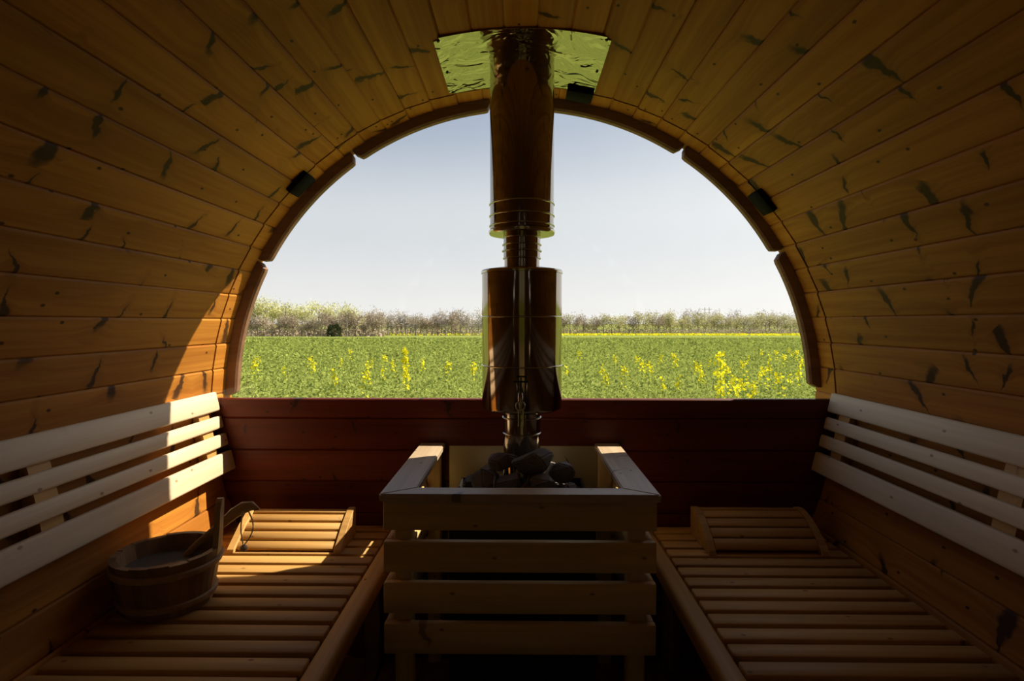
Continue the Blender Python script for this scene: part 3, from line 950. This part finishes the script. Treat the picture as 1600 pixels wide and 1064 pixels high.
# flowering stalks
def flower_meshes(h, nf, spread, fs_):
    stem = tube_mesh([(0, 0, 0), (0.01, 0, h * 0.5), (0.0, 0.01, h)], [0.008, 0.007, 0.004], 5)
    C = []
    for _ in range(nf):
        f = rng.beta(2.0, 1.1); r = spread * (0.35 + 0.65 * (1 - f)) * rng.uniform(0.2, 1)
        a = rng.uniform(0, 2 * PI)
        C.append((r * math.cos(a), r * math.sin(a), h * (0.45 + 0.58 * f)))
    C = np.array(C)
    return stem, quads_mesh('blossom', C, fs_ * rng.uniform(0.6, 1.3, nf), 1.0, 0.9)
def px_to(x, y, zoff):
    """field point for a flower head seen at (x, y): on the canopy, zoff above it"""
    dpx = y - 503 - SL * 900
    Yd = (1.05 - (ZG0 + 0.5 + zoff)) * 900 / max(dpx, 8)
    return (x - 812) / 900 * Yd, Yd
def flower(x, y, h, meshes, label, group):
    st, bl = meshes
    o = empty('flowering_stalk', (x, y, ground_z(x, y)), label, 'flower', group)
    add('stem', st, M['stalk'], o, T(x, y, ground_z(x, y)))
    add('blossom', bl, M['bloom'], o, T(x, y, ground_z(x, y)) @ Matrix.Rotation(random.uniform(0, 6), 4, 'Z'))
    return o
flower(-1.70, 8.5, 1.28, flower_meshes(1.28, 120, 0.10, 0.055), 'tallest yellow flowering stalk in the field left of the flue', None)
flower(3.12, 9.0, 1.20, flower_meshes(1.20, 110, 0.20, 0.055), 'tall bushy yellow flowering stalk in the field right of the flue', None)
var = [flower_meshes(0.78, 26, 0.14, 0.060), flower_meshes(0.72, 18, 0.10, 0.060), flower_meshes(0.85, 34, 0.18, 0.060)]
left = [(395, 566), (402, 562), (482, 570), (488, 574), (532, 566), (546, 556), (572, 574), (580, 566), (600, 567), (612, 572), (596, 584), (570, 604), (738, 576), (742, 572), (700, 580), (520, 590), (440, 580), (395, 582), (660, 570)]
right = [(884, 577), (905, 558), (946, 590), (940, 576), (996, 568), (1003, 572), (1018, 576), (1012, 580), (1032, 560), (1034, 598), (1052, 563), (1056, 566), (1085, 570), (1090, 582), (1094, 586), (1060, 595), (1135, 590), (1145, 600), (1150, 612), (1160, 615), (1175, 612), (1186, 589), (1192, 590), (1188, 552), (1200, 558), (1211, 557), (1230, 548), (1236, 552), (1242, 557), (1250, 565), (1257, 560), (1222, 566), (1200, 575), (1232, 590), (1160, 578), (1125, 612), (1108, 566), (975, 590), (1246, 582), (1168, 560), (1215, 603), (960, 562)]
def place(px):
    for lim, txt in ((430, 'beside the left end of the window'), (505, 'between the left window end and the dark bush'),
                     (560, 'straight below the dark bush'), (626, 'just left of the tallest stalk'), (760, 'between the tallest stalk and the flue'),
                     (960, 'just right of the flue'), (1045, 'midway between the flue and the tall bushy stalk'), (1104, 'just left of the tall bushy stalk'),
                     (1172, 'beside and below the tall bushy stalk'), (1206, 'right of the tall bushy stalk'), (1600, 'near the right end of the window')):
        if px < lim: return txt
for i, (px, py) in enumerate(left + right):
    X_, Y_ = px_to(px, py, 0.14)
    flower(X_, Y_, 0.8, var[i % 3], 'small yellow flowering stalk ' + place(px), 'yellow stalks ' + place(px))
# far band of yellow blossom at the edge of the field
n = 5200
y = rng.uniform(225, 300, n); x = rng.uniform(-150, 190, n)
keep = (x > 10) | (rng.uniform(size=n) < 0.35); x, y = x[keep], y[keep]
fb = add('yellow_blossom_band', quads_mesh('band', np.stack([x, y, ZG0 - SL * y + rng.uniform(0.3, 0.9, len(x))], 1), np.full(len(x), 0.9), 0.4, 0.8), M['bloom'])
setp(fb, 'thin yellow band of blossom along the far edge of the field', 'flowers', kind='stuff')

# ------------------------------------------------------------------ outside: trees
def tree_meshes(h, wdt, nleaf, lsize, bare, trunk=0.22):
    st = []
    bm = bmesh.new()
    def limb(p, q, r0, r1):
        p, q = Vector(p), Vector(q); t = (q - p).normalized()
        a = t.orthogonal().normalized(); b = t.cross(a)
        A = [bm.verts.new(p + (a * math.cos(k * PI * 2 / 5) + b * math.sin(k * PI * 2 / 5)) * r0) for k in range(5)]
        B = [bm.verts.new(q + (a * math.cos(k * PI * 2 / 5) + b * math.sin(k * PI * 2 / 5)) * r1) for k in range(5)]
        for k in range(5): bm.faces.new((A[k], A[(k + 1) % 5], B[(k + 1) % 5], B[k]))
    limb((0, 0, -0.3), (0.1, 0, h * 0.55), trunk, trunk * 0.6)
    limb((0.1, 0, h * 0.55), (0, 0.1, h * 0.93), trunk * 0.6, 0.04)
    ends = []
    for i in range(11 if bare else 7):
        z0 = h * random.uniform(0.25, 0.75); a = random.uniform(0, 2 * PI); l = wdt * random.uniform(0.45, 0.95) * 0.5
        q = (l * math.cos(a), l * math.sin(a), min(h, z0 + l * random.uniform(0.7, 1.4)))
        limb((0.06, 0, z0), q, trunk * 0.45, 0.05); ends.append(q)
    trunk_me = bm_mesh(bm, 'trunk')
    blobs = ends + [(0, 0, h * 0.9), (0, 0, h * 0.6)]
    k = rng.integers(0, len(blobs), nleaf)
    C = np.array(blobs)[k] + rng.normal(size=(nleaf, 3)) * np.array([wdt * 0.17, wdt * 0.17, h * 0.11])
    C[:, 2] = np.where(C[:, 2] < h * 0.06, h * rng.uniform(0.06, 0.5, nleaf), C[:, 2])
    return trunk_me, quads_mesh('crown', C, lsize * rng.uniform(0.5, 1.4, nleaf), 1.0, 0.55 if not bare else 0.16)
KINDS = {
    'spring': ([tree_meshes(11.6, 6.5, 900, 0.6, False) for _ in range(4)], 'leaf_spring', 'bark'),
    'olive': ([tree_meshes(9.5, 7.0, 900, 0.6, False) for _ in range(4)], 'leaf_olive', 'bark'),
    'brown': ([tree_meshes(9.0, 5.5, 900, 1.1, True) for _ in range(4)], 'leaf_brown', 'bark'),
    'pale': ([tree_meshes(9.5, 5.0, 520, 1.2, True, 0.28) for _ in range(4)], 'leaf_pale', 'pale_bark'),
}
for kk in KINDS.values():
    for tr, cr_ in kk[0]:
        tr.materials.append(M[kk[2]]); cr_.materials.append(M[kk[1]])
def tree(px, Yd, kind, sc, label, group, i):
    x = (px - 812) / 900 * Yd
    for lim, txt in ((425, 'by the left window end'), (485, 'left of the dark bush'), (556, 'around the dark bush'), (640, 'right of the dark bush'),
                     (750, 'left of the flue'), (876, 'behind the flue'), (935, 'right of the flue'), (1052, 'below the hills'), (1090, 'left of the pylon'),
                     (1118, 'by the pylon'), (1190, 'right of the pylon'), (1600, 'by the right window end')):
        if px < lim:
            label = label + ' ' + txt; group = group + ' ' + txt
            break
    tr, cr_ = KINDS[kind][0][i % 4]
    o = empty('field_tree', (x, Yd, ground_z(x, min(Yd, 420))), label, 'tree', group)
    W = T(x, Yd, ground_z(x, min(Yd, 420))) @ Matrix.Rotation(random.uniform(0, 6.28), 4, 'Z') @ Matrix.Diagonal((sc, sc, sc * random.uniform(0.9, 1.1), 1))
    add('trunk', tr, None, o, W); add('crown', cr_, None, o, W)
i = 0
px = 352
while px < 566:     # left wood: leafy trees behind
    d = 1.0 if px < 500 else 0.86
    tree(px, 222 + random.uniform(-5, 5), 'spring', 1.02 * d * random.uniform(0.93, 1.05), 'tall yellow-green leafy tree of the wood', 'leafy wood trees', i)
    px += 10.5 + random.uniform(-2, 2); i += 1
px = 350
while px < 600:     # left wood: brown shrubby trees in front
    tree(px, 203 + random.uniform(-4, 4), 'brown', random.uniform(0.6, 0.86), 'bare brown low tree along the front of the wood', 'bare brown trees', i)
    px += 12 + random.uniform(-3, 3); i += 1
px = 566
while px < 766:     # middle: pale and brown bare trees with light between
    kd = 'pale' if random.random() < 0.62 else 'brown'
    tree(px, 268 + random.uniform(-8, 8), kd, random.uniform(0.92, 1.15), ('pale' if kd == 'pale' else 'reddish-brown') + ' bare slender tree of the far row', kd + ' slender trees', i)
    px += 8.0 + random.uniform(-2, 2); i += 1
px = 574
while px < 770:
    tree(px, 296 + random.uniform(-6, 6), 'olive', random.uniform(0.6, 0.9), 'low olive-green tree in the rear row, behind bare trees', 'low olive trees', i)
    px += 13 + random.uniform(-2, 2); i += 1
px = 768
while px < 1052:
    kd = 'olive' if random.random() < 0.55 else 'brown'
    tree(px, 305 + random.uniform(-10, 10), kd, random.uniform(0.95, 1.15), ('olive-green' if kd == 'olive' else 'brown') + ' tree in the even far row', kd + ' row trees', i)
    px += 10.0 + random.uniform(-2.5, 2.5); i += 1
px = 1040
while px < 1290:
    tree(px, 330 + random.uniform(-8, 8), 'olive', random.uniform(0.9, 1.1), 'rounded olive-green tree of the front row', 'front row trees', i)
    px += 12 + random.uniform(-2.5, 2.5); i += 1
px = 1066
while px < 1290:
    tree(px, 372 + random.uniform(-8, 8), 'pale', random.uniform(1.25, 1.55), 'tall pale hazy tree rising behind the front row', 'hazy rear trees', i)
    px += 11 + random.uniform(-3, 3); i += 1
# undergrowth along the foot of the trees
n = 36000
px_ = rng.uniform(100, 1550, n); Yd = np.where(px_ < 600, 206, np.where(px_ < 770, 275, 308)) + rng.uniform(-4, 22, n)
C = np.stack([(px_ - 812) / 900 * Yd, Yd, ZG0 - SL * Yd + rng.beta(1.3, 2.2, n) * np.where(px_ < 600, 3.6, 4.4)], 1)
ug = add('undergrowth', quads_mesh('undergrowth', C, rng.uniform(0.5, 1.3, n), 1.0, 0.4), M['leaf_brown'])
setp(ug, 'low tangled undergrowth along the foot of the tree line', 'undergrowth', kind='stuff')
# dark evergreen bush
tr, cr_ = tree_meshes(3.4, 2.0, 60, 0.5, False, 0.2)
dv_ = rng.normal(size=(1500, 3)); dv_ /= np.linalg.norm(dv_, axis=1)[:, None]
cr_ = quads_mesh('crown', dv_ * (rng.uniform(0.3, 1, 1500) ** 0.4 * (1 + 0.22 * np.sin(5 * dv_[:, 0] + 2) * np.sin(4 * dv_[:, 2] + 1)))[:, None] * np.array([2.5, 2.5, 2.5]) * (1.0 - 0.22 * dv_[:, 2:3]) + np.array([0, 0, 2.3]), rng.uniform(0.3, 0.7, 1500), 1.0, 0.5)
bx_ = (521 - 812) / 900 * 196
o = empty('evergreen_bush', (bx_, 196, ground_z(0, 196)), 'round dark evergreen bush in front of the left wood', 'bush')
add('trunk', tr, M['bark'], o, T(bx_, 196, ground_z(0, 196))); add('crown', cr_, M['leaf_dark'], o, T(bx_, 196, ground_z(0, 196)))
# pale bare pole tree
x = (541 - 812) / 900 * 198
pl = add('pale_trunk', tube_mesh([(0, 0, -0.2), (0.05, 0, 4), (-0.05, 0, 7.2)], [0.16, 0.13, 0.06], 6), M['pale_bark'], None, T(x, 198, ground_z(0, 198)))
setp(pl, 'single pale bare trunk standing beside the dark evergreen bush', 'tree trunk')
# power pylon
py_ = empty('power_pylon', ((1103 - 812) / 900 * 350, 350, ground_z(0, 350)), 'slim two-legged power pylon above the trees on the right', 'pylon')
bp = Vector(((1103 - 812) / 900 * 350, 350, ground_z(0, 350)))
for dx in (-1.3, 1.3):
    add('pylon_leg', tube_mesh([(dx, 0, 0), (dx, 0, 16.6)], 0.16, 6), M['pole'], py_, Matrix.Translation(bp))
for z, l in ((15.4, 3.2), (13.2, 2.6)):
    add('crossarm', tube_mesh([(-l, 0, z), (l, 0, z)], 0.12, 6), M['pole'], py_, Matrix.Translation(bp))
# distant hills
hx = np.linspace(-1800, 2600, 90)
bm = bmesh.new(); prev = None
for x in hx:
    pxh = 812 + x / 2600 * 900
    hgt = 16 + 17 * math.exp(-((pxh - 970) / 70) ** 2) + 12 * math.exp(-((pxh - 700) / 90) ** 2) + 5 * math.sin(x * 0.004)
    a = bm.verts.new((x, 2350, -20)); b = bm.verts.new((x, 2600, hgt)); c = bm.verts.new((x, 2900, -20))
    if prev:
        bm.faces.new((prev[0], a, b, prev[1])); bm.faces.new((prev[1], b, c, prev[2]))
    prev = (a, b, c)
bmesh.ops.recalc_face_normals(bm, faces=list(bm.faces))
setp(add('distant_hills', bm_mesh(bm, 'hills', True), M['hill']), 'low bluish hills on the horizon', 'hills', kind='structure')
